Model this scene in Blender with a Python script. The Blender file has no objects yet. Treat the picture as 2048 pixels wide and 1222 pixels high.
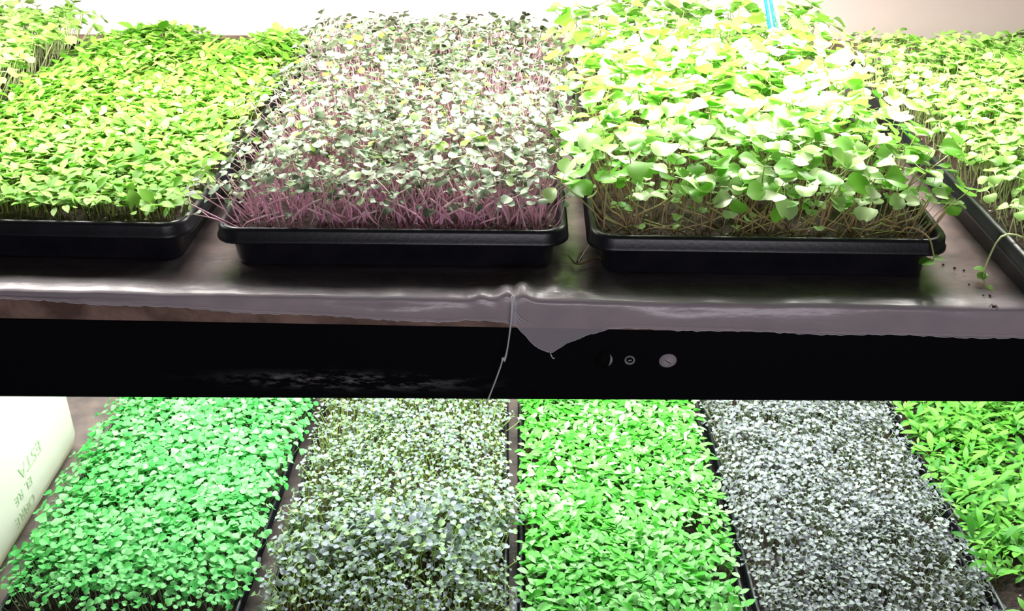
import bpy, math, random
import numpy as np
from mathutils import Matrix, Vector

random.seed(7)
sc = bpy.context.scene
COL = sc.collection

# ------------------------------------------------------------------ camera
CAM_H, FPX, PITCH, ROLL = 0.386, 2084.0, 0.5147, 0.0068
c_, s_ = math.cos(PITCH), math.sin(PITCH)
cr_, sr_ = math.cos(ROLL), math.sin(ROLL)
down = Vector((0, -s_, -c_)); xax = Vector((1, 0, 0))
right = cr_ * xax - sr_ * down
up = -(sr_ * xax + cr_ * down)
back = Vector((0, -c_, s_))
cam_d = bpy.data.cameras.new('camera'); cam = bpy.data.objects.new('camera', cam_d); COL.objects.link(cam)
cam_d.sensor_fit = 'HORIZONTAL'; cam_d.sensor_width = 36.0; cam_d.lens = 36.0 * FPX / 2048.0
cam_d.clip_start = 0.01
M = Matrix((right, up, back)).transposed().to_4x4(); M.translation = Vector((0, 0, CAM_H))
cam.matrix_world = M
sc.camera = cam

# ------------------------------------------------------------------ world, lamps, exposure
vs = sc.view_settings
vs.view_transform = 'Standard'; vs.look = 'None'; vs.gamma = 1.0; vs.use_curve_mapping = False
vs.exposure = 0.0
w = bpy.data.worlds.new('room_dark'); sc.world = w; w.use_nodes = True
w.node_tree.nodes['Background'].inputs[0].default_value = (0.9, 0.85, 0.95, 1)
w.node_tree.nodes['Background'].inputs[1].default_value = 0.03

def lamp(name, loc, sx, sy, power, col, rx=0.0):
    d = bpy.data.lights.new(name, 'AREA'); d.shape = 'RECTANGLE'; d.size = sx; d.size_y = sy
    d.energy = power; d.color = col
    o = bpy.data.objects.new(name, d); COL.objects.link(o); o.location = loc; o.rotation_euler = (rx, 0, 0)
    return o
WARM, COOL = (1.0, 0.965, 0.91), (0.88, 1.0, 0.92)
# two-sided tube fixtures over the upper trays
for x, ln, pw in ((-0.62, 0.98, 10.0), (0.21, 0.52, 8.0)):
    lamp('grow_lamp', (x, 0.96, 0.30), ln, 0.05, pw * 0.70, WARM, -0.25)
    lamp('grow_lamp', (x, 1.02, 0.30), ln, 0.05, pw * 0.88, WARM, 0.20)
# fixtures hung under the upper shelf, over the lower trays
lamp('grow_lamp', (0.0, 1.16, -0.20), 1.9, 0.06, 14.0, COOL)
lamp('grow_lamp', (0.0, 1.34, -0.16), 1.9, 0.06, 7.0, COOL)
# added front fill for the hanging film and stems, no such source seen
lamp('front_fill', (0.25, -1.3, 0.20), 1.2, 0.3, 16.0, (0.97, 0.92, 1.0), 1.60)

# ------------------------------------------------------------------ materials
def mat(name):
    m = bpy.data.materials.new(name); m.use_nodes = True
    nt = m.node_tree; nt.nodes.clear()
    out = nt.nodes.new('ShaderNodeOutputMaterial')
    return m, nt, out
def N(nt, t, **kw):
    n = nt.nodes.new(t)
    for k, v in kw.items(): setattr(n, k, v)
    return n
def principled(nt, col, rough=0.5, spec=0.5, metal=0.0):
    p = N(nt, 'ShaderNodeBsdfPrincipled')
    p.inputs['Base Color'].default_value = (*col, 1)
    p.inputs['Roughness'].default_value = rough
    p.inputs['Specular IOR Level'].default_value = spec
    p.inputs['Metallic'].default_value = metal
    return p
def ramp(nt, stops):
    r = N(nt, 'ShaderNodeValToRGB')
    el = r.color_ramp.elements
    while len(el) < len(stops): el.new(0.5)
    for e, (p, c) in zip(el, stops): e.position = p; e.color = (*c, 1)
    return r
def noise_mat(name, c0, c1, scale=20, rough=0.6, spec=0.3, bump=0.0, bscale=60, lo=0.35, hi=0.65, detail=4):
    m, nt, out = mat(name)
    tc = N(nt, 'ShaderNodeTexCoord')
    no = N(nt, 'ShaderNodeTexNoise'); no.inputs['Scale'].default_value = scale; no.inputs['Detail'].default_value = detail
    nt.links.new(tc.outputs['Object'], no.inputs['Vector'])
    r = ramp(nt, [(lo, c0), (hi, c1)]); nt.links.new(no.outputs[0], r.inputs[0])
    p = principled(nt, c0, rough, spec); nt.links.new(r.outputs[0], p.inputs['Base Color'])
    if bump:
        n2 = N(nt, 'ShaderNodeTexNoise'); n2.inputs['Scale'].default_value = bscale
        nt.links.new(tc.outputs['Object'], n2.inputs['Vector'])
        b = N(nt, 'ShaderNodeBump'); b.inputs['Strength'].default_value = bump; b.inputs['Distance'].default_value = 0.002
        nt.links.new(n2.outputs[0], b.inputs['Height']); nt.links.new(b.outputs[0], p.inputs['Normal'])
    nt.links.new(p.outputs[0], out.inputs[0])
    return m
def leaf_mat(name, stops, trans=0.3, rough=0.45, spec=0.4, tcol=None):
    """colour differs from leaf to leaf by the mesh attribute 'tint'; thin leaves let light through"""
    m, nt, out = mat(name)
    a = N(nt, 'ShaderNodeAttribute', attribute_name='tint')
    r = ramp(nt, stops); nt.links.new(a.outputs['Fac'], r.inputs[0])
    p = principled(nt, stops[0][1], rough, spec); nt.links.new(r.outputs[0], p.inputs['Base Color'])
    t = N(nt, 'ShaderNodeBsdfTranslucent')
    if tcol is None: nt.links.new(r.outputs[0], t.inputs[0])
    else: t.inputs[0].default_value = (*tcol, 1)
    mx = N(nt, 'ShaderNodeMixShader'); mx.inputs[0].default_value = trans
    nt.links.new(p.outputs[0], mx.inputs[1]); nt.links.new(t.outputs[0], mx.inputs[2])
    nt.links.new(mx.outputs[0], out.inputs[0])
    return m

M_TRAY = noise_mat('black_plastic', (0.006, 0.006, 0.009), (0.011, 0.010, 0.014), 40, 0.34, 0.45, 0.05, 300)
M_SOIL = noise_mat('potting_soil', (0.012, 0.005, 0.004), (0.060, 0.026, 0.018), 260, 0.7, 0.35, 0.8, 500)
M_PERL = noise_mat('perlite', (0.55, 0.50, 0.42), (0.8, 0.76, 0.7), 90, 0.8, 0.2)
M_BOARD = noise_mat('particle_board', (0.10, 0.060, 0.046), (0.25, 0.158, 0.125), 38, 0.7, 0.25, 0.5, 240)

def film_mat(name, opac, col, rough, free=False):
    m, nt, out = mat(name)
    tr = N(nt, 'ShaderNodeBsdfTransparent'); tr.inputs[0].default_value = (0.93, 0.92, 0.95, 1)
    p = principled(nt, col, 0.9, 0.0)
    tc = N(nt, 'ShaderNodeTexCoord')
    n1 = N(nt, 'ShaderNodeTexNoise'); n1.inputs['Scale'].default_value = 26; n1.inputs['Detail'].default_value = 5
    mp = N(nt, 'ShaderNodeMapping'); mp.inputs['Scale'].default_value = (0.5, 1.6, 1.6)
    nt.links.new(tc.outputs['Object'], mp.inputs[0]); nt.links.new(mp.outputs[0], n1.inputs['Vector'])
    b = N(nt, 'ShaderNodeBump'); b.inputs['Strength'].default_value = 0.5; b.inputs['Distance'].default_value = 0.003
    nt.links.new(n1.outputs[0], b.inputs['Height']); nt.links.new(b.outputs[0], p.inputs['Normal'])
    mx = N(nt, 'ShaderNodeMixShader'); mx.inputs[0].default_value = opac
    if free:
        at = N(nt, 'ShaderNodeAttribute', attribute_name='free')
        mr = N(nt, 'ShaderNodeMapRange'); mr.inputs['To Min'].default_value = opac * 0.3; mr.inputs['To Max'].default_value = opac
        nt.links.new(at.outputs['Fac'], mr.inputs[0]); nt.links.new(mr.outputs[0], mx.inputs[0])
    nt.links.new(tr.outputs[0], mx.inputs[1]); nt.links.new(p.outputs[0], mx.inputs[2])
    # the glossy skin of the film reflects the same however clear it is
    g = N(nt, 'ShaderNodeBsdfGlossy'); g.inputs['Roughness'].default_value = rough; nt.links.new(b.outputs[0], g.inputs['Normal'])
    fr = N(nt, 'ShaderNodeFresnel'); fr.inputs[0].default_value = 1.42; nt.links.new(b.outputs[0], fr.inputs['Normal'])
    m2 = N(nt, 'ShaderNodeMixShader'); nt.links.new(fr.outputs[0], m2.inputs[0])
    nt.links.new(mx.outputs[0], m2.inputs[1]); nt.links.new(g.outputs[0], m2.inputs[2])
    nt.links.new(m2.outputs[0], out.inputs[0])
    return m
M_FILM = film_mat('clear_film', 0.38, (0.74, 0.67, 0.72), 0.26, True)
M_FILM2 = film_mat('clear_film_thread', 0.75, (0.75, 0.75, 0.78), 0.25)
M_CRUMB = noise_mat('soil_crumb', (0.012, 0.006, 0.004), (0.03, 0.016, 0.010), 400, 0.8, 0.2)
M_WEED = noise_mat('dry_weed', (0.035, 0.018, 0.006), (0.08, 0.045, 0.015), 150, 0.6, 0.3)
M_STRAW = noise_mat('straw', (0.55, 0.48, 0.36), (0.7, 0.64, 0.5), 150, 0.6, 0.3)
M_BLUE = noise_mat('blue_twine', (0.006, 0.10, 0.36), (0.03, 0.22, 0.55), 240, 0.35, 0.5)
M_PALE = noise_mat('pale_twine', (0.35, 0.62, 0.78), (0.6, 0.78, 0.86), 240, 0.35, 0.5)
M_METAL = noise_mat('dull_steel', (0.16, 0.16, 0.16), (0.30, 0.29, 0.29), 200, 0.5, 0.5)
M_PLUG = noise_mat('grey_plug', (0.30, 0.27, 0.29), (0.42, 0.39, 0.40), 90, 0.7, 0.2)
M_DARK = noise_mat('recess_shade', (0.002, 0.002, 0.002), (0.004, 0.004, 0.004), 50, 0.8, 0.1)  # near-black colour stands in for shade inside the hole, screw and crack
M_INK = noise_mat('green_grey_ink', (0.36, 0.46, 0.30), (0.44, 0.52, 0.37), 60, 0.6, 0.2)
M_WALL = noise_mat('white_sheet', (0.72, 0.59, 0.55), (0.78, 0.65, 0.60), 3, 0.35, 0.5, 0.25, 5)
M_BIN = leaf_mat('white_bin_plastic', [(0, (0.82, 0.82, 0.78)), (1, (0.85, 0.85, 0.80))], 0.25, 0.4, 0.4, (0.85, 0.85, 0.5))

def beam_mat():
    m, nt, out = mat('black_painted_steel')
    tc = N(nt, 'ShaderNodeTexCoord'); sx = N(nt, 'ShaderNodeSeparateXYZ'); nt.links.new(tc.outputs['Object'], sx.inputs[0])
    no = N(nt, 'ShaderNodeTexNoise'); no.inputs['Scale'].default_value = 110; no.inputs['Detail'].default_value = 6; no.inputs['Roughness'].default_value = 0.7
    mp = N(nt, 'ShaderNodeMapping'); mp.inputs['Scale'].default_value = (0.45, 1, 1.5)
    nt.links.new(tc.outputs['Object'], mp.inputs[0]); nt.links.new(mp.outputs[0], no.inputs['Vector'])
    # a scuffed, dusty patch near the lower lip of the beam
    def gauss(sock, mu, sg):
        a = N(nt, 'ShaderNodeMath', operation='SUBTRACT'); nt.links.new(sock, a.inputs[0]); a.inputs[1].default_value = mu
        d = N(nt, 'ShaderNodeMath', operation='DIVIDE'); nt.links.new(a.outputs[0], d.inputs[0]); d.inputs[1].default_value = sg
        p = N(nt, 'ShaderNodeMath', operation='POWER'); nt.links.new(d.outputs[0], p.inputs[0]); p.inputs[1].default_value = 2
        q = N(nt, 'ShaderNodeMath', operation='MULTIPLY'); nt.links.new(p.outputs[0], q.inputs[0]); q.inputs[1].default_value = -1
        e = N(nt, 'ShaderNodeMath', operation='EXPONENT'); nt.links.new(q.outputs[0], e.inputs[0]); return e.outputs[0]
    gx = gauss(sx.outputs[0], -0.130, 0.065); gz = gauss(sx.outputs[2], -0.0775, 0.0055)
    g = N(nt, 'ShaderNodeMath', operation='MULTIPLY'); nt.links.new(gx, g.inputs[0]); nt.links.new(gz, g.inputs[1])
    r = ramp(nt, [(0.46, (0, 0, 0)), (0.62, (1, 1, 1))]); nt.links.new(no.outputs[0], r.inputs[0])
    k = N(nt, 'ShaderNodeMath', operation='MULTIPLY'); nt.links.new(g.outputs[0], k.inputs[0]); nt.links.new(r.outputs[0], k.inputs[1])
    cr = ramp(nt, [(0.0, (0.0025, 0.0025, 0.0035)), (1.0, (0.30, 0.29, 0.31))]); nt.links.new(k.outputs[0], cr.inputs[0])
    p = principled(nt, (0.0025, 0.0025, 0.004), 0.6, 0.06); nt.links.new(cr.outputs[0], p.inputs['Base Color'])
    nt.links.new(p.outputs[0], out.inputs[0])
    return m
M_BEAM = beam_mat()

# ------------------------------------------------------------------ object helpers
def link(name, me, m, parent=None, kind=None):
    o = bpy.data.objects.new(name, me); COL.objects.link(o)
    if m is not None and not me.materials:
        for mm in (m if isinstance(m, (list, tuple)) else [m]): me.materials.append(mm)
    if parent is not None: o.parent = parent
    if kind: o['kind'] = kind
    return o
def tag(o, label, cat, group=None):
    o['label'] = label; o['category'] = cat
    if group: o['group'] = group
    return o
def thing(name, label, cat, loc=(0, 0, 0), rz=0.0, group=None):
    o = bpy.data.objects.new(name, None); COL.objects.link(o)
    o.empty_display_size = 0.02; o.location = loc; o.rotation_euler = (0, 0, rz)
    return tag(o, label, cat, group)
def mesh(name, v, f, smooth=True):
    me = bpy.data.meshes.new(name); me.from_pydata([tuple(map(float, p)) for p in v], [], [tuple(q) for q in f])
    if smooth: me.polygons.foreach_set('use_smooth', [True] * len(me.polygons))
    me.update(); return me
def join(parts):
    V, F, n = [], [], 0
    for v, f in parts:
        V += [tuple(p) for p in v]; F += [tuple(i + n for i in q) for q in f]; n += len(v)
    return V, F
def box(x0, x1, y0, y1, z0, z1):
    v = [(x0, y0, z0), (x1, y0, z0), (x1, y1, z0), (x0, y1, z0), (x0, y0, z1), (x1, y0, z1), (x1, y1, z1), (x0, y1, z1)]
    f = [(0, 3, 2, 1), (4, 5, 6, 7), (0, 1, 5, 4), (1, 2, 6, 5), (2, 3, 7, 6), (3, 0, 4, 7)]
    return v, f
def tube(pts, rad, sides=5, flat=1.0, cap=True):
    pts = [np.array(p, float) for p in pts]; n = len(pts)
    if not hasattr(rad, '__len__'): rad = [rad] * n
    V, F = [], []
    ref = np.array([0.13, 0.21, 0.97])
    for i, p in enumerate(pts):
        t = pts[min(i + 1, n - 1)] - pts[max(i - 1, 0)]; t /= np.linalg.norm(t) + 1e-12
        rr = ref if abs(t @ ref) < 0.93 else np.array([0.97, 0.1, 0.2])
        a = np.cross(t, rr); a /= np.linalg.norm(a); b = np.cross(t, a)
        for k in range(sides):
            an = 2 * math.pi * k / sides
            V.append(p + rad[i] * (math.cos(an) * a + flat * math.sin(an) * b))
    for i in range(n - 1):
        for k in range(sides):
            k2 = (k + 1) % sides
            F.append((i * sides + k, i * sides + k2, (i + 1) * sides + k2, (i + 1) * sides + k))
    if cap:
        F.append(tuple(range(sides))[::-1]); F.append(tuple((n - 1) * sides + k for k in range(sides)))
    return V, F
def smooth_path(pts, n=16):
    P = [np.array(p, float) for p in pts]; P = [2 * P[0] - P[1]] + P + [2 * P[-1] - P[-2]]
    out = []; segs = len(P) - 3
    for k in range(n + 1):
        u = k / n * segs; i = min(int(u), segs - 1); t = u - i
        a, b, c, d = P[i:i + 4]
        out.append(0.5 * (2 * b + (c - a) * t + (2 * a - 5 * b + 4 * c - d) * t * t + (3 * b - a - 3 * c + d) * t ** 3))
    return out
def blob(r, seed, squash=0.7):
    rg = random.Random(seed)
    V = [(0, 0, -r * squash)]; F = []
    for j, z in enumerate((-0.45, 0.45)):
        for k in range(6):
            a = 2 * math.pi * (k + 0.5 * j) / 6; q = r * rg.uniform(0.75, 1.15)
            V.append((q * 0.88 * math.cos(a), q * 0.88 * math.sin(a), r * squash * z))
    V.append((0, 0, r * squash))
    for k in range(6):
        k2 = (k + 1) % 6
        F += [(0, 1 + k2, 1 + k), (1 + k, 1 + k2, 7 + k), (1 + k2, 7 + k2, 7 + k), (7 + k, 7 + k2, 13)]
    return V, F
def rrect(x0, x1, y0, y1, r, seg=6):
    pts = []
    for cx, cy, a0 in ((x1 - r, y1 - r, 0), (x0 + r, y1 - r, 90), (x0 + r, y0 + r, 180), (x1 - r, y0 + r, 270)):
        for k in range(seg + 1):
            a = math.radians(a0 + 90 * k / seg); pts.append((cx + r * math.cos(a), cy + r * math.sin(a)))
    return pts
def loft(rings, cap0=True, cap1=True):
    n = len(rings[0]); V = [p for r in rings for p in r]; F = []
    for i in range(len(rings) - 1):
        for k in range(n):
            k2 = (k + 1) % n; F.append((i * n + k, i * n + k2, (i + 1) * n + k2, (i + 1) * n + k))
    if cap0: F.append(tuple(range(n))[::-1])
    if cap1: F.append(tuple((len(rings) - 1) * n + k for k in range(n)))
    return V, F

EDGE_SLOPE = -0.023
def edge_y(x): return 0.690 + EDGE_SLOPE * x
LOW = -0.569

# ------------------------------------------------------------------ the setting
def back_wall():
    nx, nz = 120, 40; V, F = [], []
    for j in range(nz + 1):
        for i in range(nx + 1):
            x = -1.6 + 3.2 * i / nx; z = -0.75 + 1.9 * j / nz
            y = 1.47 + 0.010 * math.sin(2.3 * x + 1.2 * z) + 0.006 * math.sin(7.1 * x - 5.0 * z + 1.0) + 0.004 * math.sin(13 * x + 9 * z)
            V.append((x, y, z))
    for j in range(nz):
        for i in range(nx):
            a = j * (nx + 1) + i; F.append((a, a + 1, a + nx + 2, a + nx + 1))
    o = link('wall_back', mesh('wall_back', V, F), M_WALL); o['kind'] = 'structure'
    o['label'] = 'pale creamy plastic sheet wall behind the trays'
back_wall()

def board(name, z1, th, y1, label):
    V, F = [], []
    pts = [(-1.25, edge_y(-1.25)), (1.25, edge_y(1.25)), (1.25, y1), (-1.25, y1)]
    V = [(x, y, z) for z in (z1 - th, z1) for x, y in pts]
    F = [(3, 2, 1, 0), (4, 5, 6, 7), (0, 1, 5, 4), (1, 2, 6, 5), (2, 3, 7, 6), (3, 0, 4, 7)]
    o = link(name, mesh(name, V, F, False), M_BOARD); tag(o, label, 'shelf'); return o
board('shelf_board', -0.0012, 0.0225, 1.44, 'brown particle board of the upper shelf lying on the black beam')
board('shelf_board', LOW - 0.0012, 0.0225, 1.44, 'brown shelf board under the lower trays')

# black beam along the front of the upper shelf
bm_t = thing('shelf_beam', 'black painted steel beam along the front of the upper shelf', 'beam', (0, 0, 0))
def beam_body():
    nx = 60; V, F = [], []
    holes = []
    for i in range(nx + 1):
        x = -1.25 + 2.5 * i / nx; y = edge_y(x) + 0.002
        lo = CAM_H - (0.4785 - 0.018 * max(-0.6, min(0.6, x)))
        prof = [(0.030, -0.0246), (0.0012, -0.0246), (0.0, -0.0262), (0.0, lo + 0.002), (0.0012, lo), (0.030, lo), (0.030, lo + 0.003),
                (0.003, lo + 0.003), (0.003, -0.0275), (0.030, -0.0275)]
        V += [(x, y + dy, z) for dy, z in prof]
    m = 10
    for i in range(nx):
        for k in range(m):
            k2 = (k + 1) % m; F.append((i * m + k, i * m + k2, (i + 1) * m + k2, (i + 1) * m + k))
    F.append(tuple(range(m))[::-1]); F.append(tuple(nx * m + k for k in range(m)))
    o = link('beam_profile', mesh('beam_profile', V, F, False), M_BEAM, bm_t)
beam_body()
def disc_ring(r0, r1, dy, seg=28, dy1=None, sx=1.0):
    V, F = [], []
    for r, d in ((r1, 0.0), (r1 * 0.97, dy), (r0, dy if dy1 is None else dy1), (r0, 0.0)):
        for k in range(seg):
            a = 2 * math.pi * k / seg; V.append((sx * r * math.cos(a), -d, r * math.sin(a)))
    for i in range(3):
        for k in range(seg):
            k2 = (k + 1) % seg; F.append((i * seg + k, i * seg + k2, (i + 1) * seg + k2, (i + 1) * seg + k))
    return V, F
def disc(r, dy, seg=28, a0=0, a1=2 * math.pi, inner=None):
    V = [(r * math.cos(2 * math.pi * k / seg), -dy, r * math.sin(2 * math.pi * k / seg)) for k in range(seg)]
    V += [(p[0], 0.0005, p[2]) for p in V]
    return V, [tuple(range(seg))[::-1]] + [(k, (k + 1) % seg, seg + (k + 1) % seg, seg + k) for k in range(seg)]
def on_beam(name, vf, m, x, z, parent=bm_t, label=None, tilt=0.0):
    o = link(name, mesh(name, *vf), m, parent)
    if parent is bm_t:
        o.location = (x, edge_y(x) + 0.002, z); o.rotation_euler = (0, tilt, math.atan(EDGE_SLOPE))
    if label: o['label'] = label
    return o
hz = CAM_H - 0.4384
h1 = on_beam('bolt_hole', disc(0.0070, 0.0002), M_DARK, 0.0725, hz)  # flat disc on the uncut beam, painted as the hole's shaded inside
r1 = on_beam('hole_rim', disc_ring(0.0066, 0.0074, 0.0007), M_BEAM, 0, 0, h1)
cres = []
for k in range(15):
    a = math.radians(-62 + 118 * k / 14); q = 0.0022 * math.sin(math.pi * (k + 0.3) / 14.6)
    cres.append(((0.0069 * math.cos(a), -0.0006, 0.0069 * math.sin(a)), ((0.0069 - q) * math.cos(a), -0.0006, (0.0069 - q) * math.sin(a))))
V = [p for pr in cres for p in pr]
cm = on_beam('grey_crescent', (V, [(2 * k, 2 * k + 1, 2 * k + 3, 2 * k + 2) for k in range(14)]), M_METAL, 0, 0, h1, 'grey crescent inside the bolt hole')  # lighter grey crescent laid over the dark disc
s1 = on_beam('screw', disc_ring(0.0026, 0.0040, 0.0010, 24, 0.0004, 1.05), M_METAL, 0.0925, hz, tilt=0.2)
on_beam('screw_recess', disc(0.0027, 0.0002, 20), M_DARK, 0, 0, s1)
V, F = tube([(-0.0012, -0.0006, -0.0006), (0.0013, -0.0006, 0.0006)], 0.0007, 6)
on_beam('screw_slot', (V, F), M_METAL, 0, 0, s1)
p1 = on_beam('hole_plug', ([(x * 1.16, y, z) for x, y, z in disc(0.0059, 0.0010)[0]], disc(0.0059, 0.0010)[1]), M_PLUG, 0.1222, hz + 0.0003, label='round grey plug with a dark crack', tilt=-0.25)
V, F = tube([(-0.0026, -0.0011, 0.0020), (-0.0004, -0.0011, -0.0006), (0.0003, -0.0011, -0.0016), (0.0022, -0.0011, -0.0027)], [0.00012, 0.0003, 0.0003, 0.00015], 5)
on_beam('plug_crack', (V, F), M_DARK, 0, 0, p1)

# ------------------------------------------------------------------ clear plastic film over the shelf edge
def film(name, x0, x1, hang_tab, label, bumps, z0=0.0006, fx=0.0):
    nx = int((x1 - x0) / 0.0035); V, F = [], []
    hx = [p[0] for p in hang_tab]; hv = [p[1] for p in hang_tab]
    rs = np.random.default_rng(3)
    ph = rs.uniform(0, 6.28, 12)
    flatY = [0.70, 0.62, 0.45, 0.30, 0.20, 0.14, 0.10, 0.075, 0.055, 0.04, 0.03, 0.022, 0.015, 0.009, 0.004]
    rows = len(flatY) + 4 + 10
    for i in range(nx + 1):
        x = x0 + (x1 - x0) * i / nx; e = edge_y(x) - 0.0035 - fx
        hang = float(np.interp(x, hx, hv)) + 0.0004 * math.sin(410 * x) + 0.0003 * math.sin(990 * x + 1)
        col = []
        wr = 0.0006 * math.sin(31 * x + ph[0]) + 0.0005 * math.sin(83 * x + ph[1]) + 0.0003 * math.sin(190 * x + ph[2])
        for d in flatY:
            k = math.exp(-d / 0.03)
            z = z0 + k * (0.0004 + 0.6 * wr) + 0.0026 * (d / 0.016) * math.exp(1 - d / 0.016) * (0.8 + 0.25 * math.sin(19 * x + 2) + 0.12 * math.sin(57 * x))
            for bx, bw, bd, bdw, ba in bumps:
                z += ba * math.exp(-((x - bx) / bw) ** 2 - ((d - bd) / bdw) ** 2)
            col.append((x, e + d + (0.0035 if d > 0.3 else 0), max(z, z0)))
        ztop = col[-1][2]
        for a in (20, 45, 70, 88):
            ar = math.radians(a); R = 0.004
            col.append((x, e + 0.004 - R * math.sin(ar), ztop - R * (1 - math.cos(ar))))
        zs, ze = col[-1][2], -hang
        for k in range(1, 11):
            t = k / 10
            bulge = 0.0010 * math.sin(math.pi * t) * (1 + 0.8 * math.sin(24 * x + ph[3])) + 0.0012 * t * (1 + math.sin(57 * x + ph[4]))
            col.append((x, e - bulge - 0.0002, zs + (min(ze, zs - 0.002) - zs) * t))
        V += col
    for i in range(nx):
        for k in range(rows - 1):
            a = i * rows + k; F.append((a, a + 1, a + rows + 1, a + rows))
    me = mesh(name, V, F)
    fr = [0.0] * (len(flatY) - 4) + [0.2, 0.5, 0.8, 1.0] + [1.0] * (rows - len(flatY))
    a = me.attributes.new('free', 'FLOAT', 'POINT'); a.data.foreach_set('value', np.tile(np.array(fr, dtype=np.float32), nx + 1))
    o = link(name, me, M_FILM); tag(o, label, 'plastic film')
    edge = [(V[i * rows + rows - 1][0], V[i * rows + rows - 1][1] - 0.0003, V[i * rows + rows - 1][2]) for i in range(nx + 1)]
    link('edge_glint', mesh('edge_glint', *tube(edge, [0.00022 + 0.00016 * abs(math.sin(i * 1.7)) for i in range(nx + 1)], 4)), M_FILM2, o)  # whiter tube along the cut edge stands in for light it catches
    return o
film('plastic_film', -1.2, 0.0035, [(-1.2, 0.002), (-0.55, 0.003), (-0.3885, 0.0038), (-0.2754, 0.008), (-0.1921, 0.0118), (-0.10, 0.0150), (-0.05, 0.0175), (-0.035, 0.0155), (-0.009, 0.0155), (0.0035, 0.019)],
     'clear film over the left half of the upper shelf, gathered at the seam',
     [(-0.004, 0.006, 0.006, 0.014, 0.0055), (-0.024, 0.006, 0.004, 0.012, 0.003)], 0.0006)
film('plastic_film', 0.0, 1.2, [(0.0, 0.0150), (0.003, 0.0175), (0.008, 0.024), (0.016, 0.034), (0.0240, 0.0395), (0.0300, 0.0425), (0.034, 0.039), (0.045, 0.0320), (0.06, 0.0255), (0.0772, 0.0200), (0.10, 0.0190), (0.20, 0.0205), (0.385, 0.0215), (1.2, 0.03)],
     'clear film over the right half of the upper shelf, torn flap over the beam',
     [(0.008, 0.006, 0.012, 0.014, 0.006), (0.033, 0.008, 0.022, 0.012, 0.003), (0.052, 0.010, 0.014, 0.008, 0.0022)], 0.0009, 0.0006)
flap = bpy.data.objects['plastic_film.001']; fe = edge_y(0.03) - 0.006
link('torn_tail', mesh('torn_tail', *tube(smooth_path([(0.0300, fe, -0.0420), (0.0306, fe - 0.001, -0.0440), (0.0322, fe - 0.0015, -0.0464), (0.0334, fe - 0.001, -0.0462)], 10), 0.00045, 5)), M_FILM2, flap)
for pts in ([(0.0015, fe, -0.004), (0.006, fe - 0.0006, -0.0105), (0.0125, fe - 0.0004, -0.0150)], [(0.0012, fe, -0.006), (0.005, fe - 0.0006, -0.0125), (0.0095, fe - 0.0004, -0.0160)]):
    link('fold', mesh('fold', *tube(smooth_path(pts, 10), [0.0006 * math.sin(math.pi * (i + 0.4) / 11) + 0.0001 for i in range(11)], 5, 0.6)), M_FILM2, flap)  # whiter tubes stand in for the bright streaks on the flap's creases
def lower_film():
    V = []; nx, ny = 60, 24
    for j in range(ny + 1):
        for i in range(nx + 1):
            x = -1.2 + 2.4 * i / nx; y = 0.70 + 0.74 * j / ny
            V.append((x, y, LOW + 0.0003 * math.sin(31 * x + 5 * y) * math.sin(17 * y)))
    F = [(j * (nx + 1) + i, j * (nx + 1) + i + 1, (j + 1) * (nx + 1) + i + 1, (j + 1) * (nx + 1) + i) for j in range(ny) for i in range(nx)]
    tag(link('plastic_film', mesh('lower_film', V, F), M_FILM), 'clear plastic film lying under the lower trays', 'plastic film')
lower_film()

# thin strip of film hanging from the seam
th = thing('plastic_strip', 'thin strip of clear plastic hanging from the film seam across the beam', 'plastic strip', (0, edge_y(0) - 0.007, 0.004))
y0 = 0.0
pts = smooth_path([(0.0006, y0 + 0.001, 0.004), (0.0002, y0 - 0.003, -0.004), (-0.0012, y0 - 0.003, -0.022), (-0.0035, y0 - 0.002, -0.042), (-0.0056, y0 - 0.002, -0.052)], 18)
V, F = tube(pts, [0.0017 + 0.0004 * math.sin(i * 0.4) for i in range(19)], 6, 0.5); link('upper_length', mesh('strip', V, F), M_FILM2, th)
pts = smooth_path([(-0.0056, y0 - 0.0025, -0.0525), (-0.0070, y0 - 0.0025, -0.049), (-0.0080, y0 - 0.0025, -0.055), (-0.0130, y0 - 0.002, -0.072), (-0.0198, y0 - 0.002, -0.0925)], 18)
V, F = tube(pts, 0.0013, 6, 0.5); link('lower_length', mesh('strip', V, F), M_FILM2, th)

# ------------------------------------------------------------------ trays
def tray_shell(W, L):
    prof = [(0.0135, 0.0), (0.0125, 0.0012), (0.0105, 0.0225), (0.0085, 0.0238), (0.0, 0.0242), (0.0, 0.0262), (0.0012, 0.0275), (0.0018, 0.0340), (0.0030, 0.0360), (0.0050, 0.0366), (0.0068, 0.0358), (0.0082, 0.0335), (0.0120, 0.008), (0.0150, 0.005)]
    rings = []
    for d, z in prof:
        r = max(0.006, 0.020 - d * 0.55)
        rings.append([(x, y, z) for x, y in rrect(d, W - d, d, L - d, r)])
    return loft(rings)
def fbm(x, y, seed, scale):
    rs = np.random.default_rng(seed); out = np.zeros_like(x)
    for k in range(7):
        a = rs.uniform(0, 2 * math.pi); f = scale * (0.6 + 0.35 * k); p = rs.uniform(0, 6.28)
        out += np.sin((x * math.cos(a) + y * math.sin(a)) * f + p) / (1 + 0.25 * k)
    return out / 2.6
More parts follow.
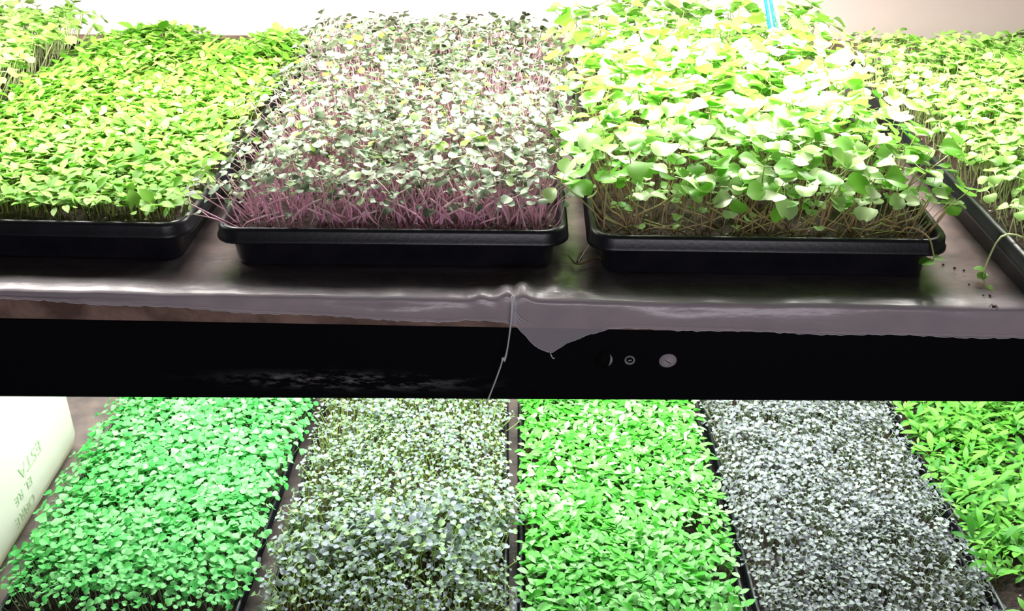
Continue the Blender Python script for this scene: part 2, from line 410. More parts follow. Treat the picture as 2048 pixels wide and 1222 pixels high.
def soil(W, L, parent, seed):
    rs = np.random.default_rng(seed); nx, ny = 46, 88; i0 = 0.0095
    V, F = [], []
    for j in range(ny + 1):
        for i in range(nx + 1):
            x = i0 + (W - 2 * i0) * i / nx; y = i0 + (L - 2 * i0) * j / ny
            V.append((x, y, 0.0275 + rs.uniform(-0.0016, 0.0016)))
    for j in range(ny):
        for i in range(nx):
            a = j * (nx + 1) + i; F.append((a, a + 1, a + nx + 2, a + nx + 1))
    link('potting_soil', mesh('soil', V, F, False), M_SOIL, parent, 'stuff')
    parts = []
    for k in range(170):
        v, f = blob(rs.uniform(0.0007, 0.0017), int(rs.integers(1e6)))
        ox, oy = rs.uniform(0.014, W - 0.014), 0.014 + (L - 0.03) * rs.random() ** 1.6
        parts.append(([(p[0] + ox, p[1] + oy, p[2] + 0.0292) for p in v], f))
    link('perlite', mesh('perlite', *join(parts)), M_PERL, parent, 'stuff')

# leaf blade: base at the origin, pointing along +x, upper side +z
def blade(kind, L, Wd, fold=0.25, droop=0.25, twist=0.0, nu=4):
    vs_ = [-1, -0.5, 0, 0.5, 1] if kind in ('heart', 'round') else [-1, 0, 1]
    V = []; 
    for i in range(nu + 1):
        u = i / nu
        for v in vs_:
            if kind == 'heart':
                wd = [0.12, 0.80, 1.0, 0.92, 0.58][i] if nu == 4 else 1
                lob = {0: -0.16, 0.5: 0.07, 1: -0.06}[abs(v)]
            elif kind == 'round':
                wd = [0.12, 0.76, 1.0, 0.90, 0.40][i]
                lob = {0: 0.0, 0.5: 0.0, 1: -0.08}[abs(v)]
            elif kind == 'oval':
                wd = [0.14, 0.78, 1.0, 0.74, 0.06][i]; lob = 0
            else:
                wd = [0.16, 0.55, 0.95, 0.92, 0.16][i]; lob = 0
            x = L * u * (1 + lob * u); y = Wd / 2 * v * wd
            z = fold * abs(y) * (1 - 0.3 * u) - droop * L * u * u + twist * y * u
            V.append((x, y, z))
    m = len(vs_); F = []
    for i in range(nu):
        for k in range(m - 1):
            a = i * m + k; F.append((a, a + m, a + m + 1, a + 1))
    return np.array(V), F

def rot(ax, a):
    c, s = math.cos(a), math.sin(a)
    return {'x': np.array([[1, 0, 0], [0, c, -s], [0, s, c]]), 'y': np.array([[c, 0, s], [0, 1, 0], [-s, 0, c]]), 'z': np.array([[c, -s, 0], [s, c, 0], [0, 0, 1]])}[ax]

class Species:
    def __init__(self, name, kind, L, W, H, stem_r, leaf_m, stem_m, nv=14, pitch=(-10, 35), droop=(0.05, 0.4), fold=(0.05, 0.5), pet=0.3, nl=2, curve=0.12, ls=(0.75, 1.2), seed=1, sides=3, segs=3):
        rs = np.random.default_rng(seed); self.name = name; self.leaf_m = leaf_m; self.stem_m = stem_m
        self.leaves = []; self.leaf_me = []
        for k in range(nv):
            V, F = blade(kind, L, W * rs.uniform(0.88, 1.1), rs.uniform(*fold), rs.uniform(*droop), rs.uniform(-0.25, 0.25))
            t = float(rs.random()); self.leaves.append((V, F, t))
            self.leaf_me.append(self.attr(mesh('leaf', V, F), leaf_m, np.full(len(V), t)))
        self.stems = []; self.stem_me = []; self.fit = []
        for k in range(nv):
            a = rs.uniform(0, 6.28); cv = curve * H * rs.uniform(0.2, 1.0)
            top = np.array([cv * math.cos(a), cv * math.sin(a), H])
            b = rs.uniform(0, 6.28); mid = top * 0.5 + np.array([math.cos(b), math.sin(b), 0]) * H * curve * 0.7 * rs.random()
            P = smooth_path([(0, 0, 0), mid, top], segs)
            parts = [tube(P, [stem_r * (1.15 - 0.4 * i / segs) for i in range(segs + 1)], sides, 1.0, False)]
            az = rs.uniform(0, 6.28); lv = []
            for q in range(nl):
                aa = az + 2 * math.pi * q / nl + rs.uniform(-0.35, 0.35); pi_ = math.radians(rs.uniform(*pitch)); s = rs.uniform(*ls)
                d = np.array([math.cos(aa) * math.cos(pi_), math.sin(aa) * math.cos(pi_), math.sin(pi_)])
                tip = top + d * L * pet + np.array([0, 0, 0.10 * L * (q // 2)])
                if pet > 0.05: parts.append(tube([top, tip], [stem_r * 0.7, stem_r * 0.5], 3, 1.0, False))
                R = rot('z', aa) @ rot('y', -pi_) @ rot('x', rs.uniform(-0.35, 0.35)) * s
                lv.append((int(rs.integers(nv)), R, tip, (aa, -pi_, s)))
            V, F = join(parts); V = np.array(V)
            self.stems.append((V, F)); self.fit.append(lv)
            self.stem_me.append(self.attr(mesh('seedling', V, F), stem_m, V[:, 2] / H))
            # merged copy for the uncounted rest
        self.merged = []
        for k in range(nv):
            V, F = self.stems[k]; Vs = [V]; Fs = [tuple(f) for f in F]; mi = [0] * len(F); ti = [V[:, 2] / H]; n = len(V)
            isleaf = [np.zeros(len(V))]
            for (li, R, tip, _) in self.fit[k]:
                LV, LF, t = self.leaves[li]
                Vs.append(LV @ R.T + tip); Fs += [tuple(i + n for i in f) for f in LF]; mi += [1] * len(LF)
                ti.append(np.full(len(LV), t)); isleaf.append(np.ones(len(LV))); n += len(LV)
            self.merged.append((np.vstack(Vs), np.array(Fs, dtype=np.int64), np.array(mi), np.concatenate(ti), np.concatenate(isleaf)))
        self.nv = nv; self.H = H
    @staticmethod
    def attr(me, m, vals):
        a = me.attributes.new('tint', 'FLOAT', 'POINT'); a.data.foreach_set('value', np.asarray(vals, dtype=np.float32))
        me.materials.append(m); return me

def project(P):
    d = P - np.array([0, 0, CAM_H]); X, Y, Z = d[:, 0], d[:, 1], d[:, 2]
    zc = Y * c_ - Z * s_; yc = -(Y * s_ + Z * c_)
    u, v = FPX * X / zc, FPX * yc / zc
    return 1024 + u * cr_ - v * sr_, 611 + u * sr_ + v * cr_, zc

def plant(root, W, L, sp, n, seed, scale=(0.8, 1.15), lean=0.12, out=0.35, patch=None, hfun=None, n_ind=300, leaves=True, inset=0.013, upper=True, front_out=1.0, tilt=0.1):
    """sow n seedlings: the nearest in view as parts with leaf sub-parts, the rest as one uncounted part"""
    rs = np.random.default_rng(seed)
    ga = math.sqrt((W - 2 * inset) * (L - 2 * inset) / n)
    gx, gy = max(1, int((W - 2 * inset) / ga)), max(1, int((L - 2 * inset) / ga))
    X, Y = np.meshgrid((np.arange(gx) + 0.5) / gx, (np.arange(gy) + 0.5) / gy)
    x = inset + (W - 2 * inset) * (X.ravel() + rs.uniform(-0.55, 0.55, gx * gy) / gx)
    y = inset + (L - 2 * inset) * (Y.ravel() + rs.uniform(-0.55, 0.55, gx * gy) / gy)
    x = np.clip(x, inset, W - inset); y = np.clip(y, inset, L - inset)
    if patch is not None:
        keep = rs.random(len(x)) < patch(x, y, rs); x, y = x[keep], y[keep]
    m = len(x)
    s = rs.uniform(*scale, m)
    if hfun is not None: s = s * hfun(x, y)
    rz = rs.uniform(0, 6.283, m)
    # lean: drifting with the neighbourhood, outwards over the rim
    lx = lean * fbm(x, y, seed + 1, 40) + rs.normal(0, tilt, m); ly = lean * fbm(x, y, seed + 2, 40) + rs.normal(0, tilt, m)
    ex = np.exp(-(x - inset) / 0.022); ex2 = np.exp(-(W - inset - x) / 0.022); ey = np.exp(-(y - inset) / 0.022); ey2 = np.exp(-(L - inset - y) / 0.022)
    lx += out * (ex2 - ex) * rs.uniform(0.2, 1.3, m); ly += out * (ey2 - front_out * ey) * rs.uniform(0.2, 1.3, m)
    k = rs.integers(0, sp.nv, m)
    # matrices
    zax = np.stack([lx, ly, np.ones(m)], 1); zax /= np.linalg.norm(zax, axis=1)[:, None]
    xa = np.stack([np.cos(rz), np.sin(rz), np.zeros(m)], 1); xa -= (xa * zax).sum(1)[:, None] * zax; xa /= np.linalg.norm(xa, axis=1)[:, None]
    ya = np.cross(zax, xa)
    R = np.stack([xa, ya, zax], 2) * s[:, None, None]
    T = np.stack([x, y, np.full(m, 0.0272)], 1)
    # which of them show largest
    a = root.rotation_euler.z; ca, sa = math.cos(a), math.sin(a)
    top = T + zax * (sp.H * s)[:, None]
    wp = np.stack([root.location.x + ca * top[:, 0] - sa * top[:, 1], root.location.y + sa * top[:, 0] + ca * top[:, 1], root.location.z + top[:, 2]], 1)
    px, py, zc = project(wp)
    vis = (px > -15) & (px < 2063) & ((py > -15) & (py < 760) if upper else (py > 802) & (py < 1240))
    order = np.argsort(np.where(vis, zc, 99)); ind = order[:n_ind]; ind = ind[vis[ind]]
    rest = np.setdiff1d(np.arange(m), ind)
    for i in ind:
        o = bpy.data.objects.new('seedling', sp.stem_me[k[i]] if leaves else sp.small_me[k[i]]); COL.objects.link(o); o.parent = root
        mt = np.eye(4); mt[:3, :3] = R[i]; mt[:3, 3] = T[i]; o.matrix_basis = Matrix(mt.tolist())
        if leaves:
            for (li, LR, tip, _) in sp.fit[k[i]]:
                q = bpy.data.objects.new('leaf', sp.leaf_me[li]); COL.objects.link(q); q.parent = o
                ml = np.eye(4); ml[:3, :3] = LR; ml[:3, 3] = tip; q.matrix_basis = Matrix(ml.tolist())
    VV, FF, MI, TI = [], [], [], []; n0 = 0
    for kk in range(sp.nv):
        idx = rest[k[rest] == kk]
        if not len(idx): continue
        V, F, mi, ti, isl = sp.merged[kk]
        P = np.einsum('nij,vj->nvi', R[idx], V) + T[idx][:, None, :]
        VV.append(P.reshape(-1, 3)); FF.append((F[None] + (np.arange(len(idx)) * len(V))[:, None, None] + n0).reshape(-1, 4))
        MI.append(np.tile(mi, len(idx)))
        jit = rs.uniform(-0.5, 0.5, len(idx))[:, None] * isl[None]
        TI.append(np.clip(ti[None] + jit, 0, 1).ravel()); n0 += len(idx) * len(V)
    if not VV: return
    VV = np.vstack(VV).astype(np.float32); FF = np.vstack(FF); MI = np.concatenate(MI); TI = np.concatenate(TI)
    me = bpy.data.meshes.new('sprouts'); me.vertices.add(len(VV)); me.vertices.foreach_set('co', VV.ravel())
    me.loops.add(FF.size); me.loops.foreach_set('vertex_index', FF.ravel().astype(np.int32))
    me.polygons.add(len(FF)); me.polygons.foreach_set('loop_start', (np.arange(len(FF)) * 4).astype(np.int32))
    me.materials.append(sp.stem_m); me.materials.append(sp.leaf_m)
    me.polygons.foreach_set('material_index', MI.astype(np.int32)); me.polygons.foreach_set('use_smooth', np.ones(len(FF), dtype=bool))
    me.update(calc_edges=True); me.validate()
    at = me.attributes.new('tint', 'FLOAT', 'POINT'); at.data.foreach_set('value', TI.astype(np.float32))
    link('sprouts', me, None, root, 'stuff')

def small(sp):
    sp.small_me = []
    for (V, F, mi, ti, isl) in sp.merged:
        me = mesh('seedling', V, F.tolist()); me.materials.append(sp.stem_m); me.materials.append(sp.leaf_m)
        me.polygons.foreach_set('material_index', mi.astype(np.int32))
        at = me.attributes.new('tint', 'FLOAT', 'POINT'); at.data.foreach_set('value', ti.astype(np.float32)); sp.small_me.append(me)

def tray(x, y, z, rz, label, group, W=0.275, L=0.54, seed=1):
    t = thing('seedling_tray', label, 'tray', (x, y, z), rz, group)
    link('tray_shell', mesh('tray_shell', *tray_shell(W, L)), M_TRAY, t)
    soil(W, L, t, seed); return t

# --- species
G = lambda *a: a
sp_basil = Species('basil', 'oval', 0.0118, 0.0066, 0.020, 0.00050,
    leaf_mat('basil_leaf', [(0.0, (0.09, 0.32, 0.015)), (0.5, (0.23, 0.50, 0.055)), (1.0, (0.37, 0.60, 0.15))], 0.3, 0.5, 0.3),
    leaf_mat('basil_stem', [(0, (0.20, 0.22, 0.06)), (1, (0.30, 0.42, 0.06))], 0.2), pitch=(-5, 40), pet=0.15, seed=11)
sp_kale = Species('red_kale', 'heart', 0.0088, 0.0122, 0.056, 0.00078,
    leaf_mat('kale_leaf', [(0.0, (0.07, 0.09, 0.045)), (0.25, (0.19, 0.28, 0.15)), (0.85, (0.31, 0.44, 0.29)), (1.0, (0.22, 0.38, 0.05))], 0.22, 0.42, 0.5),
    leaf_mat('kale_stem', [(0, (0.70, 0.36, 0.50)), (0.5, (0.72, 0.40, 0.52)), (1, (0.56, 0.44, 0.36))], 0.15, 0.4, 0.5), pitch=(-15, 40), pet=0.55, curve=0.30, seed=12, sides=4, segs=4)
sp_rad = Species('radish', 'heart', 0.0165, 0.0225, 0.072, 0.00075,
    leaf_mat('radish_leaf', [(0.0, (0.12, 0.40, 0.02)), (0.3, (0.24, 0.50, 0.07)), (0.7, (0.38, 0.60, 0.18)), (1.0, (0.46, 0.62, 0.28))], 0.34, 0.40, 0.5, (0.26, 0.60, 0.08)),
    leaf_mat('radish_stem', [(0, (0.42, 0.22, 0.16)), (0.5, (0.46, 0.34, 0.16)), (1, (0.36, 0.46, 0.14))], 0.15, 0.4, 0.5), pitch=(-15, 40), droop=(0.0, 0.4), pet=0.5, curve=0.22, seed=13, sides=4, segs=5)
sp_pale = Species('arugula', 'heart', 0.0095, 0.0130, 0.048, 0.00065,
    leaf_mat('pale_leaf', [(0.0, (0.15, 0.38, 0.035)), (0.5, (0.25, 0.50, 0.09)), (1.0, (0.36, 0.58, 0.16))], 0.35),
    leaf_mat('pale_stem', [(0, (0.62, 0.64, 0.38)), (1, (0.50, 0.62, 0.22))], 0.2), pitch=(-15, 25), pet=0.4, curve=0.15, seed=14)
sp_mint = Species('broccoli', 'heart', 0.0078, 0.0110, 0.034, 0.00045,
    leaf_mat('mint_leaf', [(0.0, (0.045, 0.38, 0.065)), (0.5, (0.13, 0.58, 0.14)), (1.0, (0.30, 0.70, 0.28))], 0.3),
    leaf_mat('mint_stem', [(0, (0.42, 0.50, 0.30)), (1, (0.20, 0.52, 0.14))], 0.2), pitch=(-15, 25), pet=0.35, curve=0.15, seed=15)
sp_grey = Species('grey_kale', 'heart', 0.0058, 0.0070, 0.034, 0.00070,
    leaf_mat('grey_leaf', [(0.0, (0.14, 0.22, 0.13)), (0.35, (0.25, 0.32, 0.27)), (0.5, (0.28, 0.31, 0.36)), (0.85, (0.34, 0.37, 0.43)), (1.0, (0.30, 0.46, 0.20))], 0.18, 0.42, 0.5),
    leaf_mat('grey_stem', [(0, (0.38, 0.50, 0.10)), (1, (0.44, 0.60, 0.18))], 0.2), pitch=(-20, 45), pet=0.5, curve=0.25, seed=16)
sp_lime = Species('green_basil', 'oval', 0.0132, 0.0074, 0.020, 0.00050,
    leaf_mat('lime_leaf', [(0.0, (0.07, 0.42, 0.03)), (0.5, (0.16, 0.60, 0.08)), (1.0, (0.40, 0.73, 0.32))], 0.3),
    leaf_mat('lime_stem', [(0, (0.20, 0.24, 0.06)), (1, (0.24, 0.46, 0.06))], 0.2), pitch=(0, 45), pet=0.12, seed=17)
sp_tiny = Species('purple_kale', 'round', 0.0050, 0.0064, 0.028, 0.00062,
    leaf_mat('tiny_leaf', [(0.0, (0.10, 0.105, 0.12)), (0.5, (0.19, 0.19, 0.225)), (1.0, (0.27, 0.29, 0.29))], 0.12, 0.4, 0.6),
    leaf_mat('tiny_stem', [(0, (0.34, 0.42, 0.24)), (1, (0.38, 0.47, 0.28))], 0.15), pitch=(-20, 45), pet=0.5, curve=0.2, seed=18)
small(sp_tiny)
sp_lance = Species('marigold', 'lance', 0.0260, 0.0092, 0.012, 0.00060,
    leaf_mat('lance_leaf', [(0.0, (0.05, 0.25, 0.02)), (0.5, (0.11, 0.38, 0.035)), (1.0, (0.22, 0.50, 0.08))], 0.28),
    leaf_mat('lance_stem', [(0, (0.30, 0.14, 0.06)), (1, (0.20, 0.40, 0.06))], 0.2), pitch=(15, 65), droop=(0.2, 0.6), pet=0.1, nl=5, ls=(0.5, 1.1), seed=19)

UP = 'seedling trays on the upper shelf'; LO = 'seedling trays on the lower shelf'
# --- upper shelf
t = tray(-0.8095, 0.745, 0.002, -0.045, 'black tray of pale green sprouts at the far left of the upper shelf', UP, seed=21)
plant(t, 0.275, 0.54, sp_pale, 2100, 31, lean=0.2, out=0.6, n_ind=260)
t = tray(-0.5275, 0.7455, 0.002, -0.030, 'black tray of low yellow-green seedlings with small oval leaves, left of the purple-stemmed tray', UP, 0.272, seed=22)
plant(t, 0.272, 0.54, sp_basil, 3500, 32, lean=0.15, out=0.3, front_out=0.1,
      patch=lambda x, y, rs: np.where((y > 0.46) & (x > 0.14) & (x < 0.205), 0.5, np.where((y > 0.48) & (x < 0.05), 0.6, 1.0)),
      hfun=lambda x, y: 1 - 0.45 * np.clip((y - 0.42) / 0.10, 0, 1) + 0.75 * np.exp(-((x - 0.085) / 0.06) ** 2 - ((y - 0.50) / 0.05) ** 2) + 0.55 * np.exp(-((x - 0.235) / 0.03) ** 2 - ((y - 0.49) / 0.06) ** 2))
t = tray(-0.2345, 0.7303, 0.002, -0.006, 'black tray of tall seedlings with bare purple-pink stems and grey-green leaves', UP, 0.279, seed=23)
tray_kale = t
plant(t, 0.279, 0.54, sp_kale, 2500, 33, (0.62, 1.15), tilt=0.15, lean=0.25, out=0.9, front_out=0.1,
      hfun=lambda x, y: 0.78 - 0.06 * y / 0.54)
t = tray(0.0583, 0.7215, 0.002, -0.0150, 'black tray of tall large-leaved bright green seedlings, lit almost white on top', UP, 0.281, seed=24)
tray_rad = t
plant(t, 0.281, 0.54, sp_rad, 1450, 34, (0.40, 1.15), tilt=0.17, lean=0.25, out=0.45, front_out=0.25,
      hfun=lambda x, y: np.clip(0.76 + 0.10 * (1 - np.exp(-y / 0.07)), 0.6, 1.2) - 0.06 * y / 0.54)
t = tray(0.3800, 0.662, 0.002, 0.0, 'black tray of pale stemmed light green sprouts at the right end of the upper shelf', UP, 0.275, seed=25)
tray_right = t
plant(t, 0.275, 0.54, sp_pale, 1900, 35, (0.70, 1.0), lean=0.2, out=0.35)
# --- lower shelf
t = tray(-0.606, 0.872, LOW + 0.001, -0.028, 'black tray of mint green round-leaved seedlings beside the white bin', LO, 0.288, seed=26)
plant(t, 0.288, 0.54, sp_mint, 3000, 36, lean=0.2, out=0.75, upper=False, front_out=0.3,
      patch=lambda x, y, rs: np.where(y < 0.035, 0.45, 1.0), hfun=lambda x, y: 0.72 + 0.28 * np.clip(y / 0.07, 0, 1))
t = tray(-0.2885, 0.845, LOW + 0.001, 0.008, 'black tray of patchy grey-green seedlings, second from left on the lower shelf', LO, 0.288, seed=27)
plant(t, 0.288, 0.54, sp_grey, 5200, 37, (0.50, 1.15), lean=0.35, out=0.6, upper=False,
      patch=lambda x, y, rs: np.clip(0.85 + 0.5 * fbm(x, y, 5, 55), 0.4, 1),
      hfun=lambda x, y: 0.9 + 0.40 * np.exp(-((y - 0.15) / 0.09) ** 2) + 0.15 * fbm(x, y, 8, 45))
t = tray(0.0085, 0.842, LOW + 0.001, -0.003, 'black tray of lime green pointed-leaf seedlings in the middle of the lower shelf', LO, 0.276, seed=28)
plant(t, 0.276, 0.54, sp_lime, 2800, 38, lean=0.15, out=0.3, upper=False,
      patch=lambda x, y, rs: np.where(((x - 0.225) / 0.02) ** 2 + ((y - 0.19) / 0.02) ** 2 < 1, 0.15, np.where(((x - 0.255) / 0.014) ** 2 + ((y - 0.10) / 0.018) ** 2 < 1, 0.1, 1.0)))
t = tray(0.2895, 0.842, LOW + 0.001, -0.001, 'black tray of tiny silver-purple leaves, between the lime green tray and the strap-leaved tray', LO, 0.284, seed=29)
plant(t, 0.284, 0.54, sp_tiny, 5200, 39, (0.7, 1.15), lean=0.3, out=0.75, upper=False, leaves=False,
      patch=lambda x, y, rs: np.clip(0.85 + 0.4 * fbm(x, y, 9, 60), 0.35, 1))
t = tray(0.5815, 0.842, LOW + 0.001, 0.0, 'black tray of long strap-leaved green seedlings at the lower right corner', LO, 0.276, seed=30)
plant(t, 0.276, 0.54, sp_lance, 760, 40, (0.7, 1.15), lean=0.3, out=0.6, upper=False,
      patch=lambda x, y, rs: np.where(((x - 0.03) / 0.05) ** 2 + ((y - 0.07) / 0.045) ** 2 < 1, 0.12, np.clip(0.85 + 0.4 * fbm(x, y, 4, 50), 0.3, 1)))

# single sprouts that hang out of their trays, in world coordinates
def stray(root, sp, pts, r, leaves, name='seedling'):
    inv = (Matrix.Translation(root.location) @ root.rotation_euler.to_matrix().to_4x4()).inverted()
    P = [inv @ Vector(p) for p in pts]
    V, F = tube(smooth_path(P, 14), [r * (1.1 - 0.3 * i / 14) for i in range(15)], 5)
    o = link(name, Species.attr(mesh(name, V, F), sp.stem_m, np.linspace(0, 1, len(V))), None, root)
    for k, (pos, az, pitch, s) in enumerate(leaves):
        q = link('leaf', sp.leaf_me[(k * 5 + len(pts)) % sp.nv], None, o)
        q.matrix_basis = Matrix.Translation(inv @ Vector(pos)) @ Matrix.Rotation(az, 4, 'Z') @ Matrix.Rotation(-pitch, 4, 'Y') @ Matrix.Diagonal((s, s, s, 1))
    return o
stray(tray_right, sp_pale, [(0.408, 0.690, 0.031), (0.392, 0.716, 0.0415), (0.377, 0.724, 0.0415), (0.3705, 0.724, 0.024), (0.367, 0.719, 0.008), (0.3672, 0.709, 0.0035)], 0.00085,
      [((0.3672, 0.709, 0.0035), -0.4, 0.1, 0.55), ((0.3695, 0.722, 0.010), 2.9, 0.3, 0.95), ((0.3695, 0.722, 0.010), 3.8, -0.3, 0.7)])
stray(tray_rad, sp_rad, [(0.300, 0.737, 0.031), (0.307, 0.735, 0.0425), (0.318, 0.722, 0.0410), (0.3215, 0.7135, 0.031), (0.322, 0.711, 0.026)], 0.0008,
      [((0.322, 0.711, 0.026), 3.3, 0.0, 0.62), ((0.322, 0.711, 0.026), 0.1, 0.15, 0.50)])
stray(tray_rad, sp_rad, [(0.074, 0.775, 0.029), (0.062, 0.772, 0.050), (0.0480, 0.762, 0.068)], 0.0010,
      [((0.048, 0.762, 0.068), 2.8, 0.2, 0.95), ((0.048, 0.762, 0.068), -0.9, -0.2, 1.0), ((0.048, 0.762, 0.069), -1.9, 0.1, 0.7), ((0.048, 0.762, 0.070), 1.2, 0.5, 0.7)])
stray(tray_rad, sp_rad, [(0.076, 0.800, 0.029), (0.066, 0.800, 0.055), (0.056, 0.795, 0.078)], 0.0010,
      [((0.056, 0.795, 0.078), 3.0, 0.1, 0.95), ((0.056, 0.795, 0.078), -0.4, 0.1, 0.9), ((0.056, 0.795, 0.079), -1.7, 0.1, 0.8)])
stray(tray_rad, sp_rad, [(0.075, 0.835, 0.029), (0.062, 0.835, 0.060), (0.050, 0.832, 0.082)], 0.0010,
      [((0.050, 0.832, 0.082), 2.7, 0.2, 1.0), ((0.050, 0.832, 0.082), -0.6, 0.0, 0.9)])
stray(tray_rad, sp_rad, [(0.318, 0.760, 0.029), (0.328, 0.762, 0.050), (0.337, 0.768, 0.062)], 0.0009,
      [((0.337, 0.768, 0.062), 0.3, -0.2, 0.85), ((0.337, 0.768, 0.062), 2.0, 0.4, 0.85), ((0.337, 0.768, 0.062), -1.3, -0.2, 0.7)])
stray(tray_rad, sp_rad, [(0.325, 0.745, 0.029), (0.335, 0.745, 0.045), (0.343, 0.750, 0.055)], 0.0009,
      [((0.343, 0.750, 0.055), 0.8, 0.1, 0.7), ((0.343, 0.750, 0.055), -1.5, -0.3, 0.6)])
rf = random.Random(5)
for k in range(70):
    x = rf.uniform(-0.218, 0.028); y = 0.746 + 0.045 * rf.random() ** 1.4; a = rf.choice((0, math.pi)) + rf.uniform(-0.9, 0.9); ln = rf.uniform(0.012, 0.034)
    x2 = min(max(x + ln * math.cos(a), -0.220), 0.030); y2 = max(0.745, y + 0.6 * ln * math.sin(a)); h = rf.uniform(0.010, 0.040)
    stray(tray_kale, sp_kale, [(x, y, 0.028), (x * 0.8 + x2 * 0.2, y * 0.7 + y2 * 0.3, 0.031 + 0.4 * h), (x * 0.4 + x2 * 0.6, y * 0.3 + y2 * 0.7 - 0.002, 0.031 + 0.8 * h), (x2, y2, 0.031 + h)], rf.uniform(0.0007, 0.0011),
          [((x2, y2, 0.031 + h), rf.uniform(0, 6), rf.uniform(-0.2, 0.5), rf.uniform(0.6, 0.9))] if k % 3 == 0 else [], 'fallen_stem')
for k in range(46):
    x = rf.uniform(0.074, 0.322); y = 0.738 + 0.035 * rf.random() ** 1.5; a = rf.choice((0, math.pi)) + rf.uniform(-0.7, 0.7); ln = rf.uniform(0.018, 0.050)
    x2 = min(max(x + ln * math.cos(a), 0.072), 0.325); y2 = max(0.737, y + 0.6 * ln * math.sin(a))
    h = rf.uniform(0.003, 0.030)
    stray(tray_rad, sp_rad, [(x, y, 0.028), (x * 0.7 + x2 * 0.3, y * 0.7 + y2 * 0.3, 0.031 + 0.35 * h), (x * 0.3 + x2 * 0.7, y * 0.3 + y2 * 0.7 + 0.002, 0.031 + 0.6 * h), (x2, y2, 0.031 + h)], rf.uniform(0.0005, 0.0008),
          [((x2, y2, 0.031 + h), rf.uniform(0, 6), rf.uniform(-0.2, 0.5), rf.uniform(0.3, 0.55))] if k % 4 == 0 else [], 'fallen_stem')

# ------------------------------------------------------------------ white bin beside the lower trays
bin_t = thing('plastic_bin', 'white plastic bin with faint upside-down lettering, beside the mint green tray', 'bin', (-0.641, 1.262, LOW + 0.001))
def bin_body():
    W, D, H = 0.30, 0.52, 0.36; rings = []
    for d, z in ((0.030, 0.0), (0.014, 0.004), (0.004, 0.014), (0.0, 0.030), (0.0, 0.18), (0.0, H - 0.03), (0.003, H - 0.012), (0.012, H - 0.003), (0.026, H)):
        rings.append([(x, y, z) for x, y in rrect(-W + d, -d, -D + d, -d, max(0.012, 0.030 - d * 0.4), 6)])
    me = mesh('bin_body', *loft(rings))
    a = me.attributes.new('tint', 'FLOAT', 'POINT'); a.data.foreach_set('value', np.full(len(me.vertices), 0.5, dtype=np.float32))
    link('bin_body', me, M_BIN, bin_t)
bin_body()
def lettering(txt, y, z, size):
    cu = bpy.data.curves.new('lettering', 'FONT'); cu.body = txt; cu.size = size; cu.extrude = 0.0003; cu.space_character = 1.1
    cu.materials.append(M_INK)
    q = bpy.data.objects.new('lettering', cu); COL.objects.link(q)
    me = bpy.data.meshes.new_from_object(q.evaluated_get(bpy.context.evaluated_depsgraph_get()))
    bpy.data.objects.remove(q)
    o = bpy.data.objects.new('lettering', me); COL.objects.link(o); o.parent = bin_t
    m = Matrix(((0, 0, 1, 0.0006), (-1, 0, 0, y), (0, -1, 0, z), (0, 0, 0, 1))); o.matrix_basis = m
    o['label'] = 'faint grey-green printed letters, upside down'
lettering('ESTA', -0.122, 0.098, 0.029)
lettering('EL RE', -0.165, 0.070, 0.020)
lettering('OBRE', -0.170, 0.045, 0.022)

# ------------------------------------------------------------------ blue twine
tw = thing('hanging_twine', 'bundle of blue and pale plastic twine hanging down into the bright large-leaved tray', 'twine', (0.279, 1.12, 0.062))
def strand(name, m, pts, r, flat):
    V, F = tube(smooth_path(pts, 20), r, 6, flat); link(name, mesh(name, V, F), m, tw)
strand('blue_strand', M_BLUE, [(-0.002, 0, 0.0), (0.000, 0, 0.014), (-0.003, 0, 0.030), (-0.008, 0.0, 0.046), (-0.02, 0.0, 0.11), (-0.03, 0, 0.32)], 0.0025, 0.5)
strand('blue_strand', M_BLUE, [(0.0065, 0, 0.002), (0.0045, 0, 0.016), (0.002, 0, 0.032), (-0.003, 0.0, 0.046), (-0.016, 0.0, 0.11), (-0.028, 0, 0.32)], 0.0024, 0.5)
strand('pale_strand', M_PALE, [(0.002, 0.002, 0.0), (0.003, 0.002, 0.02), (-0.001, 0.002, 0.034), (-0.005, 0.002, 0.048), (-0.018, 0.002, 0.11), (-0.029, 0.002, 0.32)], 0.0034, 0.4)
strand('pale_strand', M_PALE, [(0.016, 0.003, 0.006), (0.010, 0.003, 0.022), (0.006, 0.003, 0.036), (0.001, 0.003, 0.05), (-0.014, 0.003, 0.11), (-0.027, 0.003, 0.32)], 0.0042, 0.3)

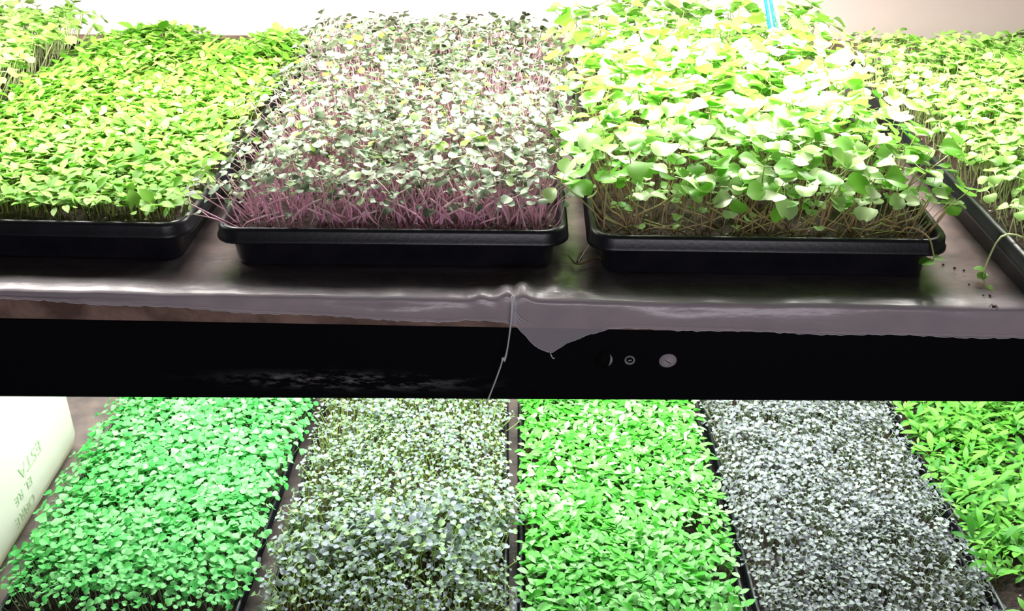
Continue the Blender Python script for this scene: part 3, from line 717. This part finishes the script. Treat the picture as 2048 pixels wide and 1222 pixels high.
# ------------------------------------------------------------------ litter on the shelf
wd = thing('dry_weed', 'dried brown weed sprig lying on the film between the two tall trays', 'weed', (0.049, 0.742, 0.0046))
for nm, pts, r in (('twig', [(-0.004, 0.012, 0.002), (-0.001, 0.006, 0.001), (0.001, 0.000, 0.001), (0.006, -0.001, 0.001), (0.014, 0.004, 0.002), (0.020, 0.006, 0.004), (0.026, -0.002, 0.001)], 0.0010),
                   ('twig', [(0.003, 0.001, 0.001), (0.005, 0.006, 0.002), (0.0065, 0.013, 0.004)], 0.0015)):
    V, F = tube(smooth_path(pts, 16), [r * (0.7 + 0.7 * math.sin(math.pi * i / 16)) for i in range(17)], 5, 0.6); link(nm, mesh(nm, V, F), M_WEED, wd)
V, F = tube(smooth_path([(0.004, 0.001, 0.002), (0.009, 0.012, 0.005), (0.015, 0.024, 0.008)], 8), 0.00035, 4); link('straw', mesh('straw', V, F), M_STRAW, wd)['label'] = 'pale thin straw'
CR = [(0.348, 0.750, 0.0013, 'dark soil crumb closest to the corner of the tall large-leaved tray'), (0.355, 0.744, 0.0014, 'second dark soil crumb out from the tall tray corner'),
      (0.361, 0.740, 0.0012, 'dark soil crumb midway between the tall tray corner and the right tray'), (0.355, 0.714, 0.0011, 'lone dark soil crumb in the middle of the bare film at the right'),
      (0.3585, 0.695, 0.0010, 'left one of two small soil crumbs above the film highlight'), (0.3635, 0.695, 0.0011, 'right one of two small soil crumbs above the film highlight')]
for i, (x, y, r, lb) in enumerate(CR):
    o = link('soil_crumb', mesh('soil_crumb', *blob(r, i), False), M_CRUMB); d = y - edge_y(x) + 0.0041; o.location = (x, y, 0.0013 + 0.0026 * (d / 0.016) * math.exp(1 - d / 0.016) * (0.8 + 0.25 * math.sin(19 * x + 2) + 0.12 * math.sin(57 * x)) + r * 0.6); tag(o, lb, 'crumb', 'soil crumbs on the film')
sd = link('seed_husk', mesh('seed_husk', *join([blob(0.0017, 77)] + [tube([(0, 0, 0.0005), (0.0022 * math.cos(a), 0.0026 * math.sin(a), 0.0010), (0.0032 * math.cos(a), 0.0036 * math.sin(a), -0.0011)], 0.00022, 4) for a in (0.5, 1.9, 2.8, 3.9, 4.9, 5.7)]), False), M_CRUMB)  # dark spiky husk, a small blob with thin prongs
sd.location = (0.359, 0.6765, 0.0052); tag(sd, 'small dark spiky seed husk on the bright highlight of the film at the far right', 'seed husk')
